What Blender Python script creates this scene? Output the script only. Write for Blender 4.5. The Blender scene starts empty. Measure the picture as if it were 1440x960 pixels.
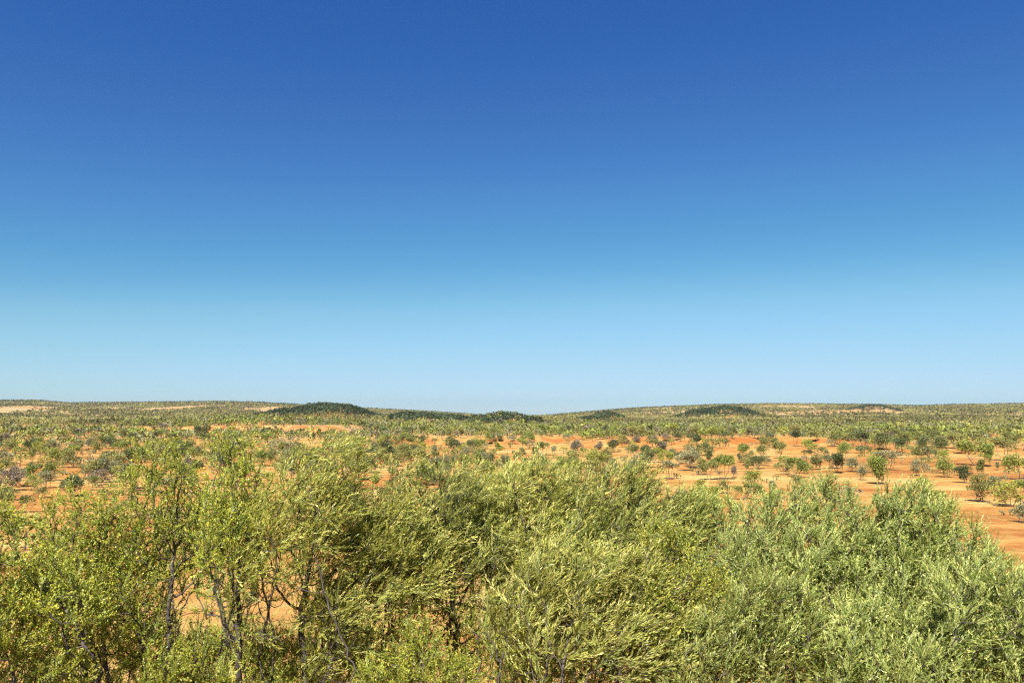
import bpy, math, random
import numpy as np

C = bpy.context.scene.collection
scene = bpy.context.scene
R = math.radians

# ------------------------------------------------------------------ camera, sky, sun, exposure
CAM_Z = 14.0
FOC = 1120.0                    # focal length in pixels of the 1440 px wide photograph
HORIZON = 577.0
PITCH = math.atan((HORIZON - 480.0) / FOC)
cam_d = bpy.data.cameras.new('camera')
cam_d.sensor_width = 36.0
cam_d.lens = 36.0 * FOC / 1440.0
cam_d.clip_start = 0.1
cam_d.clip_end = 40000
cam = bpy.data.objects.new('camera', cam_d)
C.objects.link(cam)
cam.location = (0, 0, CAM_Z)
cam.rotation_euler = (math.pi / 2 + PITCH, 0, 0)
scene.camera = cam

SUN_ELEV = 50.0
SUN_AZ = 199.0                  # compass bearing of the sun, 0 = +Y (view direction), clockwise; behind the camera and to the left
world = bpy.data.worlds.new('World')
scene.world = world
world.use_nodes = True
nt = world.node_tree
nt.nodes.clear()
w_out = nt.nodes.new('ShaderNodeOutputWorld')
w_bg = nt.nodes.new('ShaderNodeBackground')
sky = nt.nodes.new('ShaderNodeTexSky')
sky.sky_type = 'NISHITA'
sky.sun_disc = False
sky.sun_elevation = R(SUN_ELEV)
sky.sun_rotation = R(SUN_AZ)
sky.altitude = 2000
sky.air_density = 1.0
sky.dust_density = 0.3
sky.ozone_density = 4.0
EXPOSURE = 1.5
# the deep polarised blue of the photograph: the sky's own radiance through a tone curve per channel
k_in = nt.nodes.new('ShaderNodeVectorMath'); k_in.operation = 'SCALE'; k_in.inputs['Scale'].default_value = 0.1
crv = nt.nodes.new('ShaderNodeRGBCurve')
CURVE = [[(0, 0), (.083, .030), (.107, .050), (.14, .078), (.198, .127), (.32, .30), (.73, .55), (.84, .58), (1, .80)],
         [(0, 0), (.151, .129), (.195, .178), (.25, .255), (.35, .392), (.53, .62), (.865, .775), (.90, .785), (1, 1.0)],
         [(0, 0), (.303, .43), (.378, .505), (.465, .60), (.595, .70), (.76, .85), (.826, .92), (.86, .93), (1, 1.0)]]
for ci, pts in enumerate(CURVE):
    cu = crv.mapping.curves[ci]
    while len(cu.points) < len(pts): cu.points.new(.5, .5)
    for pt, (px_, py_) in zip(cu.points, pts): pt.location = (px_, py_)
crv.mapping.update()
k_out = nt.nodes.new('ShaderNodeVectorMath'); k_out.operation = 'SCALE'; k_out.inputs['Scale'].default_value = 10.0 / 2 ** EXPOSURE
nt.links.new(sky.outputs[0], k_in.inputs[0])
nt.links.new(k_in.outputs[0], crv.inputs['Color'])
nt.links.new(crv.outputs[0], k_out.inputs[0])
nt.links.new(k_out.outputs[0], w_bg.inputs[0])
w_bg.inputs[1].default_value = 0.1
nt.links.new(w_bg.outputs[0], w_out.inputs[0])

sun_d = bpy.data.lights.new('sun', 'SUN')
sun_d.energy = 5.0
sun_d.angle = R(0.5)
sun_d.color = (1.0, 0.955, 0.88)
sun = bpy.data.objects.new('sun', sun_d)
C.objects.link(sun)
sun.rotation_euler = (R(90 - SUN_ELEV), 0, R(180.0 - SUN_AZ))

vs = scene.view_settings
vs.view_transform = 'Standard'
vs.look = 'None'
vs.gamma = 1.0
vs.exposure = EXPOSURE
vs.use_curve_mapping = False
cy = scene.cycles
cy.max_bounces = 6
cy.diffuse_bounces = 4
cy.glossy_bounces = 2
cy.transmission_bounces = 4
cy.transparent_max_bounces = 4
cy.use_denoising = False
cy.filter_width = 1.3

# ------------------------------------------------------------------ helpers
def vnoise(x, y, seed=0):
    """smooth value noise in -1..1 on arrays"""
    x = np.asarray(x, float); y = np.asarray(y, float)
    xi = np.floor(x).astype(np.int64); yi = np.floor(y).astype(np.int64)
    fx = x - xi; fy = y - yi
    fx = fx * fx * (3 - 2 * fx); fy = fy * fy * (3 - 2 * fy)
    def h(a, b):
        n = (a * 374761393 + b * 668265263 + seed * 974634777) & 0x7fffffff
        n = ((n ^ (n >> 13)) * 1274126177) & 0x7fffffff
        n = n ^ (n >> 16)
        return (n & 0xffff) / 32767.5 - 1.0
    a = h(xi, yi); b = h(xi + 1, yi); c = h(xi, yi + 1); d = h(xi + 1, yi + 1)
    return (a * (1 - fx) + b * fx) * (1 - fy) + (c * (1 - fx) + d * fx) * fy

def fbm(x, y, seed=0, octv=3):
    s = 0; a = 1; t = 0
    for k in range(octv):
        s = s + a * vnoise(x * 2 ** k, y * 2 ** k, seed + 7 * k); t += a; a *= .5
    return s / t

def sstep(a, b, v):
    t = np.clip((v - a) / (b - a), 0, 1)
    return t * t * (3 - 2 * t)

def mesh_from(name, verts, faces, cols=None, smooth=False, mats=(), mat_idx=None):
    """verts (n,3), faces (m,k) array or a list of such arrays; cols: per-vertex rgb"""
    me = bpy.data.meshes.new(name)
    verts = np.ascontiguousarray(verts, dtype=np.float32)
    fl = faces if isinstance(faces, list) else [faces]
    fl = [np.asarray(f, dtype=np.int32) for f in fl if len(f)]
    loops = np.concatenate([f.ravel() for f in fl])
    tot = np.concatenate([np.full(len(f), f.shape[1], np.int32) for f in fl])
    start = np.concatenate([[0], np.cumsum(tot)[:-1]]).astype(np.int32)
    me.vertices.add(len(verts)); me.vertices.foreach_set('co', verts.ravel())
    me.loops.add(len(loops)); me.loops.foreach_set('vertex_index', loops)
    me.polygons.add(len(tot)); me.polygons.foreach_set('loop_start', start)
    me.polygons.foreach_set('loop_total', tot)
    if mat_idx is not None:
        me.polygons.foreach_set('material_index', np.asarray(mat_idx, np.int32))
    me.polygons.foreach_set('use_smooth', np.full(len(tot), smooth, bool))
    if cols is not None:
        at = me.attributes.new('tint', 'FLOAT_COLOR', 'POINT')
        c4 = np.ones((len(verts), 4), np.float32); c4[:, :3] = cols
        at.data.foreach_set('color', c4.ravel())
    for m in mats: me.materials.append(m)
    me.update(calc_edges=True)
    return me

def link(name, me, parent=None, **props):
    o = bpy.data.objects.new(name, me)
    C.objects.link(o)
    if parent is not None: o.parent = parent
    for k, v in props.items(): o[k] = v
    return o

# ------------------------------------------------------------------ lie of the land
RIDGE_PX = [-400, 0, 50, 100, 180, 250, 310, 360, 420, 480, 540, 600, 650, 690, 740, 775, 800, 850, 900, 960, 1000, 1080, 1160, 1220, 1290, 1340, 1440, 1900]
RIDGE_Y = [566, 564, 563.5, 567, 566, 565.5, 565, 566, 569, 573, 575, 578, 581, 584, 585, 583, 580.5, 576.5, 573, 571, 569, 568, 568.5, 569, 570.5, 569, 568, 568]
BASE_D = [0, 3, 8, 12, 20, 30, 45, 60, 90, 130, 200, 300, 400, 600, 800, 1200, 2000, 3000, 20000]
BASE_Z = [12.35, 12.0, 9.4, 8.3, 6.6, 5.1, 3.5, 2.4, 1.0, .2, 0, .2, .8, .4, 0, -1, -4, -7, -9]
RD = 5000.0

# hills: photo column, distance, half-width (photo px), depth half-size (m), height (m)
HILLS = [(440, 1000, 46, 75, 15.0), (395, 1060, 36, 60, 10.5), (492, 985, 42, 60, 13.5), (590, 900, 46, 45, 9.0), (638, 850, 30, 40, 5.0), (710, 700, 46, 38, 8.8),
         (857, 1000, 22, 32, 10.5), (832, 960, 22, 30, 4.5), (1020, 1400, 44, 80, 19.5), (975, 1350, 25, 60, 8.0), (1228, 2500, 17, 130, 20.0), (1400, 3000, 50, 200, 6.0)]

def hill_xy(px, d):
    u = (px - 720) / FOC
    y = d / math.sqrt(1 + u * u)
    return u * y, y

def ground_z(x, y):
    x = np.asarray(x, float); y = np.asarray(y, float)
    d = np.hypot(x, y)
    th = np.clip(np.arctan2(x, y), -1.15, 1.15)
    u = 720 + FOC * np.tan(th)
    z = np.interp(d, BASE_D, BASE_Z)
    zr = CAM_Z + (HORIZON - 1.2 - np.interp(u, RIDGE_PX, RIDGE_Y)) / FOC * RD * np.cos(th)
    s = sstep(1300, RD, d)
    z = z * (1 - s) + zr * s
    z = z - np.maximum(d - RD, 0) * .03
    # undulation
    k = sstep(15, 120, d)
    z = z + k * 0.55 * fbm(x / 55, y / 55, 3) + sstep(4, 30, d) * .12 * fbm(x / 7, y / 7, 5, 2)
    z = z + sstep(250, 600, d) * 1.3 * vnoise(x / 210, y / 210, 9) + sstep(1100, 2000, d) * (1 - sstep(3600, 4800, d)) * (9 - 6 * np.exp(-((u - 700) / 110) ** 2)) * fbm(x / 620, y / 520, 12)
    for px, hd, sx, sy, h in HILLS:
        hx, hy = hill_xy(px, hd)
        z = z + h * np.exp(-((x - hx) / (sx / FOC * hd)) ** 2 - ((y - hy) / sy) ** 2)
    # broken scarps: low banks of bare earth, the land behind them a little higher
    def scarp(x0, x1, ys, h, back, soft=4.0):
        yy = y - (ys + 9 * vnoise(x / 24, x * 0 + ys, 21) + 3 * vnoise(x / 7, x * 0 + ys, 22))
        m = sstep(x0 - 14, x0 + 14, x) * (1 - sstep(x1 - 14, x1 + 14, x))
        return m * h * sstep(0, soft, yy) * (1 - sstep(back * .3, back, yy))
    z = z + scarp(26, 130, 300, 2.6, 130)
    z = z + scarp(40, 190, 258, 1.3, 90, 9)
    z = z + scarp(-190, -92, 440, 4.6, 160)
    z = z + scarp(-260, -150, 500, 3.0, 160)
    z = z + scarp(-110, -62, 178, 1.2, 50, 3)
    z = z + scarp(-60, 26, 330, 2.0, 110)
    return z

def project(x, y, z):
    """photo pixel of world points"""
    cp, sp = math.cos(PITCH), math.sin(PITCH)
    dz = np.asarray(z) - CAM_Z
    dep = np.asarray(y) * cp + dz * sp
    up = -np.asarray(y) * sp + dz * cp
    return 720 + FOC * np.asarray(x) / dep, 480 - FOC * up / dep

_T = np.geomspace(6, 6000, 6000)
def on_ground(px, py):
    """where the sight line through a photo pixel first meets the land"""
    cp, sp = math.cos(PITCH), math.sin(PITCH)
    a, b = (px - 720) / FOC, (480 - py) / FOC
    dx, dy, dz = a, cp - b * sp, sp + b * cp
    hit = CAM_Z + _T * dz < ground_z(_T * dx, _T * dy)
    t = _T[np.argmax(hit)] if hit.any() else 6000.
    x, y = t * dx, t * dy
    return x, y, float(ground_z(x, y))

# ------------------------------------------------------------------ materials
def new_mat(name):
    m = bpy.data.materials.new(name); m.use_nodes = True
    m.node_tree.nodes.clear()
    return m, m.node_tree.nodes, m.node_tree.links

def ramp(N, stops):
    r = N.new('ShaderNodeValToRGB')
    e = r.color_ramp.elements
    while len(e) > 1: e.remove(e[-1])
    e[0].position = stops[0][0]; e[0].color = (*stops[0][1], 1)
    for p, c in stops[1:]:
        k = e.new(p); k.color = (*c, 1)
    return r

def noise(N, L, vec, scale, detail=5, rough=.6):
    n = N.new('ShaderNodeTexNoise'); n.inputs['Scale'].default_value = scale
    n.inputs['Detail'].default_value = detail; n.inputs['Roughness'].default_value = rough
    L.new(vec, n.inputs['Vector'])
    return n.outputs['Fac']

def mixc(N, L, fac, a, b, mode='MIX'):
    n = N.new('ShaderNodeMix'); n.data_type = 'RGBA'; n.blend_type = mode
    for i, v in ((0, fac), (6, a), (7, b)):
        if hasattr(v, 'is_linked'): L.new(v, n.inputs[i])
        else: n.inputs[i].default_value = v if i == 0 else (*v, 1)
    return n.outputs[2]

def math_n(N, L, op, a, b=0.0, clamp=False):
    n = N.new('ShaderNodeMath'); n.operation = op; n.use_clamp = clamp
    for i, v in ((0, a), (1, b)):
        if hasattr(v, 'is_linked'): L.new(v, n.inputs[i])
        else: n.inputs[i].default_value = v
    return n.outputs[0]

def earth_material():
    m, N, L = new_mat('red_earth')
    out = N.new('ShaderNodeOutputMaterial'); b = N.new('ShaderNodeBsdfPrincipled')
    b.inputs['Roughness'].default_value = .95
    b.inputs['Specular IOR Level'].default_value = .1
    tc = N.new('ShaderNodeTexCoord')
    P = tc.outputs['Object']
    mp = N.new('ShaderNodeMapping'); mp.inputs['Scale'].default_value = (.42, 1, 1)
    L.new(P, mp.inputs[0]); S = mp.outputs[0]
    big = noise(N, L, S, .035, 4, .55)
    mid = noise(N, L, S, .22, 5, .65)
    fine = noise(N, L, P, 1.8, 6, .7)
    c = ramp(N, [(.36, (0.169, 0.056, 0.014)), (.445, (0.251, 0.101, 0.025)), (.51, (0.315, 0.162, 0.045)), (.60, (0.401, 0.260, 0.096))])
    v = math_n(N, L, 'ADD', math_n(N, L, 'MULTIPLY', big, .50), math_n(N, L, 'MULTIPLY', mid, .50))
    L.new(v, c.inputs[0])
    col = c.outputs[0]
    # dry straw-coloured grass film in patches and small dark stony spots
    straw = ramp(N, [(.50, (0, 0, 0)), (.62, (1, 1, 1))]); L.new(noise(N, L, P, .5, 6, .7), straw.inputs[0])
    col = mixc(N, L, math_n(N, L, 'MULTIPLY', straw.outputs[0], .62), col, (0.301, 0.210, 0.066))
    dark = ramp(N, [(.60, (0, 0, 0)), (.70, (1, 1, 1))]); L.new(fine, dark.inputs[0])
    col = mixc(N, L, math_n(N, L, 'MULTIPLY', dark.outputs[0], .45), col, (0.164, 0.059, 0.017))
    at = N.new('ShaderNodeAttribute'); at.attribute_name = 'tint'
    sep = N.new('ShaderNodeSeparateColor'); L.new(at.outputs['Color'], sep.inputs[0])
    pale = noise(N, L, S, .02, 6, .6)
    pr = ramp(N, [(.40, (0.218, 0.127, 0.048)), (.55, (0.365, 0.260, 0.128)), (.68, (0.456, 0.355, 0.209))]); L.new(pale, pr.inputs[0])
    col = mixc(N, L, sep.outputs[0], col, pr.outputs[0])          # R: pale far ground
    col = mixc(N, L, sep.outputs[1], col, (0.246, 0.081, 0.020))      # G: raw red banks
    col = mixc(N, L, sep.outputs[2], col, (0.337, 0.214, 0.062))        # B: straw-covered slope
    L.new(col, b.inputs['Base Color'])
    bp = N.new('ShaderNodeBump'); bp.inputs['Strength'].default_value = .5; bp.inputs['Distance'].default_value = .25
    hh = math_n(N, L, 'ADD', fine, math_n(N, L, 'MULTIPLY', mid, 1.5))
    L.new(hh, bp.inputs['Height']); L.new(bp.outputs[0], b.inputs['Normal'])
    L.new(b.outputs[0], out.inputs[0])
    return m

def leaf_material(name, gloss=.5, trans=.3, rough=.42, spec=.5, use_obj_colour=None):
    m, N, L = new_mat(name)
    out = N.new('ShaderNodeOutputMaterial')
    at = N.new('ShaderNodeAttribute'); at.attribute_name = 'tint'
    col = at.outputs['Color']
    if use_obj_colour is not None:
        col = mixc(N, L, 1.0, col, use_obj_colour, 'MULTIPLY')
        oi = N.new('ShaderNodeObjectInfo')
        h = N.new('ShaderNodeHueSaturation')
        L.new(col, h.inputs['Color'])
        L.new(math_n(N, L, 'ADD', math_n(N, L, 'MULTIPLY', oi.outputs['Random'], .5), .75), h.inputs['Value'])
        L.new(math_n(N, L, 'ADD', math_n(N, L, 'MULTIPLY', oi.outputs['Random'], -.035), .5175), h.inputs['Hue'])
        col = h.outputs[0]
    p = N.new('ShaderNodeBsdfPrincipled')
    p.inputs['Roughness'].default_value = rough
    p.inputs['Specular IOR Level'].default_value = spec
    L.new(col, p.inputs['Base Color'])
    t = N.new('ShaderNodeBsdfTranslucent')
    L.new(mixc(N, L, 1.0, col, (1.25, 1.2, .6), 'MULTIPLY'), t.inputs[0])
    mx = N.new('ShaderNodeMixShader'); mx.inputs[0].default_value = trans
    L.new(p.outputs[0], mx.inputs[1]); L.new(t.outputs[0], mx.inputs[2])
    L.new(mx.outputs[0], out.inputs[0])
    return m

def bark_material(name, a, b_):
    m, N, L = new_mat(name)
    out = N.new('ShaderNodeOutputMaterial'); p = N.new('ShaderNodeBsdfPrincipled')
    p.inputs['Roughness'].default_value = .85; p.inputs['Specular IOR Level'].default_value = .25
    tc = N.new('ShaderNodeTexCoord')
    mp = N.new('ShaderNodeMapping'); mp.inputs['Scale'].default_value = (1, 1, .22); L.new(tc.outputs['Object'], mp.inputs[0])
    f = noise(N, L, mp.outputs[0], 34, 6, .7)
    big = noise(N, L, tc.outputs['Object'], 3.0, 3, .5)
    r = ramp(N, [(.36, a), (.66, b_)]); L.new(math_n(N, L, 'ADD', math_n(N, L, 'MULTIPLY', f, .6), math_n(N, L, 'MULTIPLY', big, .4)), r.inputs[0])
    L.new(r.outputs[0], p.inputs['Base Color'])
    bp = N.new('ShaderNodeBump'); bp.inputs['Strength'].default_value = .6; bp.inputs['Distance'].default_value = .01
    L.new(f, bp.inputs['Height']); L.new(bp.outputs[0], p.inputs['Normal'])
    L.new(p.outputs[0], out.inputs[0])
    return m

M_EARTH = earth_material()
M_LEAF = leaf_material('shrub_leaf', rough=.45, spec=.40, trans=.45)
M_BARK = bark_material('dark_bark', (.020, .015, .012), (.105, .086, .074))
M_DEAD = bark_material('weathered_wood', (.07, .056, .048), (.20, .17, .145))
M_WOOD_FAR = leaf_material('woodland_leaf', rough=.7, spec=.2, trans=.15)
M_TREEBARK = bark_material('tree_bark', (.04, .03, .026), (.16, .12, .10))
M_STRAW = leaf_material('dry_grass_blade', rough=.7, spec=.2, trans=.35)

# ------------------------------------------------------------------ ground: one sheet out past the horizon
def build_ground():
    az = np.concatenate([np.linspace(-math.pi, -.8, 60, endpoint=False), np.linspace(-.8, .8, 640, endpoint=False), np.linspace(.8, math.pi, 61)])
    rr = np.concatenate([np.linspace(.4, 8, 12, endpoint=False), np.geomspace(8, 5200, 420), np.geomspace(5400, 6800, 6)])
    A, Rr = np.meshgrid(az, rr)
    x = Rr * np.sin(A); y = Rr * np.cos(A)
    z = ground_z(x, y)
    na, nr = len(az), len(rr)
    V = np.stack([x, y, z], -1).reshape(-1, 3)
    i = np.arange(nr - 1)[:, None] * na + np.arange(na - 1)[None]
    F = np.stack([i, i + 1, i + na + 1, i + na], -1).reshape(-1, 4)
    # centre fan
    V = np.vstack([V, [[0, 0, float(ground_z(0., 0.))]]])
    c = len(V) - 1
    T = np.stack([np.full(na - 1, c), np.arange(1, na), np.arange(na - 1)], -1)
    d = np.hypot(V[:, 0], V[:, 1])
    gx = (ground_z(V[:, 0], V[:, 1] + 1.5) - ground_z(V[:, 0], V[:, 1] - 1.5)) / 3
    tint = np.zeros((len(V), 3))
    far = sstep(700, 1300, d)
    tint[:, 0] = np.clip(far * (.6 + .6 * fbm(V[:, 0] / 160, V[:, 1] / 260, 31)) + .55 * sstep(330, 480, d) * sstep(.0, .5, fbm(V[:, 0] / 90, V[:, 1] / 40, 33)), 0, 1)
    tint[:, 1] = sstep(.10, .35, gx) * sstep(100, 200, d) * (1 - far) * .85
    tint[:, 2] = (1 - sstep(22, 80, d)) * np.clip(.25 + .9 * fbm(V[:, 0] / 6, V[:, 1] / 6, 35), 0, .8)
    me = mesh_from('ground', V, [F, T], tint, True, [M_EARTH])
    link('ground', me, kind='structure', label='bare orange earth falling from the lookout to a rolling plain')

build_ground()

# ------------------------------------------------------------------ foliage and branch geometry
def unit(v):
    return v / np.maximum(np.linalg.norm(v, axis=-1, keepdims=True), 1e-9)

def perp(d, rng):
    r = unit(rng.normal(size=d.shape))
    return unit(np.cross(d, r))

def leaf_quads(base, dirs, length, width, cols, rng, roll=None):
    """diamond leaves: one quad each"""
    side = perp(dirs, rng) if roll is None else unit(np.cross(dirs, roll))
    l = length[:, None]; w = width[:, None]
    mid = base + dirs * l * .45
    tip = base + dirs * l
    V = np.stack([base, mid + side * w * .5, tip, mid - side * w * .5], 1).reshape(-1, 3)
    F = np.arange(len(base) * 4).reshape(-1, 4)
    return V, F, np.repeat(cols, 4, axis=0)

def tubes(p0, p1, r0, r1, k):
    """one k-sided frustum per edge"""
    if not len(p0): return np.zeros((0, 3)), np.zeros((0, 4), int)
    d = unit(p1 - p0)
    ref = np.where(np.abs(d[:, 2:3]) < .9, np.array([[0, 0, 1.]]), np.array([[1., 0, 0]]))
    a = unit(np.cross(d, ref)); b = np.cross(d, a)
    ang = np.arange(k) * 2 * math.pi / k
    ring = a[:, None] * np.cos(ang)[None, :, None] + b[:, None] * np.sin(ang)[None, :, None]
    q1 = p1 + d * (r1[:, None] * .4)
    V = np.concatenate([p0[:, None] + ring * r0[:, None, None], q1[:, None] + ring * r1[:, None, None]], 1)
    n = len(p0)
    o = np.arange(n)[:, None] * 2 * k
    i = np.arange(k)[None]; j = (np.arange(k) + 1)[None] % k
    F = np.stack([o + i, o + j, o + k + j, o + k + i], -1).reshape(-1, 4)
    return V.reshape(-1, 3), F

def colonize(attr, stems, D, infl, kill, rng, bias, iters=90):
    """space colonisation: stems = list of polylines; returns node positions, parents"""
    P, par = [], []
    for s in stems:
        for k, q in enumerate(s):
            par.append(len(P) - 1 if k else -1); P.append(q)
    P = np.array(P, float); par = list(par)
    near_d = np.full(len(attr), 1e9); near_i = np.zeros(len(attr), int)
    def upd(i0):
        nonlocal near_d, near_i
        Q = P[i0:]
        dd = np.linalg.norm(attr[:, None] - Q[None], axis=2)
        j = dd.argmin(1); m = dd[np.arange(len(attr)), j]
        b = m < near_d
        near_d[b] = m[b]; near_i[b] = j[b] + i0
    upd(0)
    alive = np.ones(len(attr), bool)
    kids = np.zeros(200000, int)
    for it in range(iters):
        alive &= near_d > kill
        act = alive & (near_d < infl)
        if not act.any(): break
        idx = near_i[act]
        v = unit(attr[act] - P[idx])
        u, inv = np.unique(idx, return_inverse=True)
        s = np.zeros((len(u), 3)); np.add.at(s, inv, v)
        s = unit(unit(s) + rng.normal(size=s.shape) * .12 + bias)
        ok = kids[u] < 4
        if not ok.any(): break
        u, s = u[ok], s[ok]
        kids[u] += 1
        i0 = len(P)
        P = np.vstack([P, P[u] + s * D])
        par += u.tolist()
        upd(i0)
    return P, np.array(par)

def pipe_radii(P, par, tip, expo):
    n = len(P); acc = np.zeros(n); kids = np.zeros(n, int)
    for i in range(n - 1, -1, -1):
        if acc[i] == 0: acc[i] = tip ** expo
        if par[i] >= 0: acc[par[i]] += acc[i]; kids[par[i]] += 1
    return acc ** (1 / expo), kids

# look of the two leaf kinds seen on the slope
KIND = {
    # yellow-green short broad leaves on upright dark stems
    'broad': dict(shoots=2.3, slen=(.12, .28), leaves=17, ll=(.026, .046), lw=(.011, .018), ang=.75, bias=(.10, 0, .55), tip=.0036,
                  cols=[(0.250, 0.285, 0.040), (0.317, 0.338, 0.048), (0.178, 0.226, 0.033), (0.423, 0.414, 0.067)]),
    # long narrow willowy leaves streaming in the wind, pale olive
    'willowy': dict(shoots=2.9, slen=(.18, .38), leaves=19, ll=(.045, .085), lw=(.0085, .013), ang=.42, bias=(.55, .0, .30), tip=.0034,
                    cols=[(0.295, 0.314, 0.071), (0.368, 0.373, 0.092), (0.206, 0.243, 0.053), (0.501, 0.474, 0.155)]),
    # dense fine grey-green needles
    'fine': dict(shoots=4.2, slen=(.11, .25), leaves=18, ll=(.030, .056), lw=(.0075, .0115), ang=.42, bias=(.30, .0, .36), tip=.0034,
                 cols=[(0.262, 0.311, 0.081), (0.334, 0.377, 0.105), (0.183, 0.234, 0.059), (0.456, 0.480, 0.166)]),
}

def make_shrub(name, label, cat, group, px, dist, top_py, half_px, depth, kind, n_stem, lean=(0, 0), low=.35, n_attr=900, seed=1,
               crown_shift=0.0, shape='dome', dead=0, density=1.0, stem_spread=.5, second=None):
    rng = np.random.default_rng(seed)
    K = KIND[kind]
    x0, y0 = hill_xy(px, dist)
    z0 = float(ground_z(x0, y0))
    # real size from the sight lines at that distance
    b = (480 - top_py) / FOC
    cp, sp = math.cos(PITCH), math.sin(PITCH)
    top = CAM_Z + y0 * (sp + b * cp) / (cp - b * sp)
    H = top - z0
    W = half_px / FOC * y0
    root = bpy.data.objects.new(name, None); C.objects.link(root)
    root.location = (x0, y0, z0); root.empty_display_size = .3
    root['label'] = label; root['category'] = cat; root['group'] = group
    # attractors: uneven dome of lobes
    lobes = []
    nl = 9 if W < 1.6 else 16
    for i in range(nl):
        a = rng.uniform(0, 2 * math.pi); r = math.sqrt(rng.uniform(0, 1))
        lx, ly = r * W * .72 * math.cos(a), r * depth * .72 * math.sin(a)
        hz = H * (1 - .16 * r ** 2) * rng.uniform(.86, 1.0)
        if i == 0: lx, ly, hz = rng.uniform(-.2, .2) * W, 0, H
        rad = rng.uniform(.38, .60) * W
        lobes.append((lx, ly, hz - min(rad, H * .3) * .9, rad, min(rad, H * .3)))
    pts = []
    while len(pts) < n_attr * 2.2:
        l = lobes[rng.integers(len(lobes))]
        q = unit(rng.normal(size=3)) * rng.uniform(.25, 1) ** .45
        p = np.array([l[0] + q[0] * l[3], l[1] + q[1] * l[3] * depth / max(W, .1), l[2] + q[2] * l[4]])
        if rng.random() < (.14 if kind == 'broad' else .18):      # filling below the lobes
            p[2] = rng.uniform(low * H, p[2]) if p[2] > low * H else p[2]
        if p[2] < low * H * rng.uniform(.75, 1.2): continue
        pts.append(p)
    A = np.array(pts)
    A[:, 0] += crown_shift * W * (A[:, 2] / H)
    A[:, 2] = np.minimum(A[:, 2], H * (1.0 - rng.uniform(0, .05, len(A))))
    if kind == 'fine':
        A[:, 2] = np.minimum(A[:, 2], H * (1 - .30 * np.clip(np.abs(A[:, 0]) / W, 0, 1.2) ** 2) * rng.uniform(.93, 1.0, len(A)))
    # stems
    stems = []
    for s in range(n_stem):
        a = 2 * math.pi * (s + rng.uniform(-.3, .3)) / n_stem
        dirn = unit(np.array([math.cos(a) * stem_spread + lean[0], math.sin(a) * stem_spread * .8 + lean[1], 1.0]))
        q = np.array([math.cos(a) * .022, math.sin(a) * .022, -.12]) if n_stem > 1 else np.array([0, 0, -.12])
        line = [q]
        for k in range(int(low * H * rng.uniform(.7, 1.15) / .16) + 2):
            dirn = unit(dirn + rng.normal(size=3) * .045 + np.array([0, 0, .02]))
            q = q + dirn * .16; line.append(q)
        stems.append(line)
    P, par = colonize(A, stems, .085, max(1.2, H * .5), .105, rng, np.array([K['bias'][0] * .12, 0, .10]), 160)
    rad, kids = pipe_radii(P, par, K['tip'], 2.25)
    P = P + rng.normal(size=P.shape) * .007
    e = par >= 0
    p0, p1 = P[par[e]], P[e]
    r1 = rad[e]; r0 = np.minimum(rad[par[e]], r1 * 1.35)
    thick = r1 > .014
    V1, F1 = tubes(p0[thick], p1[thick], r0[thick], r1[thick], 7)
    V2, F2 = tubes(p0[~thick], p1[~thick], r0[~thick], r1[~thick], 4)
    link('trunk', mesh_from('trunk', np.vstack([V1, V2]), np.vstack([F1, F2 + len(V1)]), None, True, [M_BARK]), root)
    # shoots
    print('SHRUB', px, 'nodes', len(P), 'H', round(H, 2), 'W', round(W, 2), 'rmax', rad.max(), 'thin', (rad < .0105).sum())
    d_all = np.zeros_like(P); d_all[e] = unit(p1 - p0)
    thin = np.where(e & (rad < .0105))[0]
    cnt = rng.poisson(K['shoots'] * density * np.where(kids[thin] == 0, 1.5, .85))
    inner = (P[thin, 2] < .66 * H) & (np.abs(P[thin, 0] - crown_shift * W * P[thin, 2] / H) < .7 * W)
    cnt = np.where(inner & (rng.random(len(thin)) < .72), 0, cnt)
    src = np.repeat(thin, cnt)
    n = len(src)
    bias = np.array(K['bias'])
    gust = (.75 + .6 * vnoise(P[src, 0] * 1.1 + seed, P[src, 2] * 1.1, seed))[:, None]
    sd = unit(d_all[src] * .8 + rng.normal(size=(n, 3)) * .42 + bias * gust)
    sl = rng.uniform(*K['slen'], n)
    start = P[src]
    bend = unit(bias[None] + rng.normal(size=(n, 3)) * .25) * .35
    # shoot stalks
    pm = start + sd * sl[:, None] * .5 + bend * (sl[:, None] * .12)
    pe = start + sd * sl[:, None] + bend * (sl[:, None] * .5)
    rr = np.full(n, .0017)
    Vs1, Fs1 = tubes(start, pm, rr * 1.2, rr, 3)
    Vs2, Fs2 = tubes(pm, pe, rr, rr * .5, 3)
    # leaves
    base_c = np.array(K['cols'])
    w = np.array([.34, .30, .24, .12])
    ci = rng.choice(4, n, p=w)
    patch = .5 + .5 * vnoise(P[src, 0] * 1.6 + 9, P[src, 2] * 1.6 + P[src, 1], seed + 5)
    shc = base_c[ci] * (.86 + .30 * patch)[:, None] * rng.uniform(.85, 1.15, (n, 1))
    if second is not None:
        m2 = rng.random(n) < second[0]; shc[m2] = np.array(second[1]) * rng.uniform(.8, 1.2, (m2.sum(), 1))
    m = K['leaves']
    t = np.tile(np.linspace(.08, 1, m), (n, 1)) + rng.uniform(-.03, .03, (n, m))
    lb = start[:, None] + sd[:, None] * (sl[:, None] * t)[..., None] + bend[:, None] * (sl[:, None] * .5 * t ** 2)[..., None]
    ax = unit(sd[:, None] + bend[:, None] * t[..., None])
    side = unit(np.cross(ax, rng.normal(size=(n, m, 3))))
    ang = K['ang'] * rng.uniform(.6, 1.35, (n, m, 1))
    ld = unit(ax * np.cos(ang) + side * np.sin(ang) + bias * .12)
    ll = rng.uniform(*K['ll'], (n, m)) * (1.05 - .35 * t)
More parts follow.
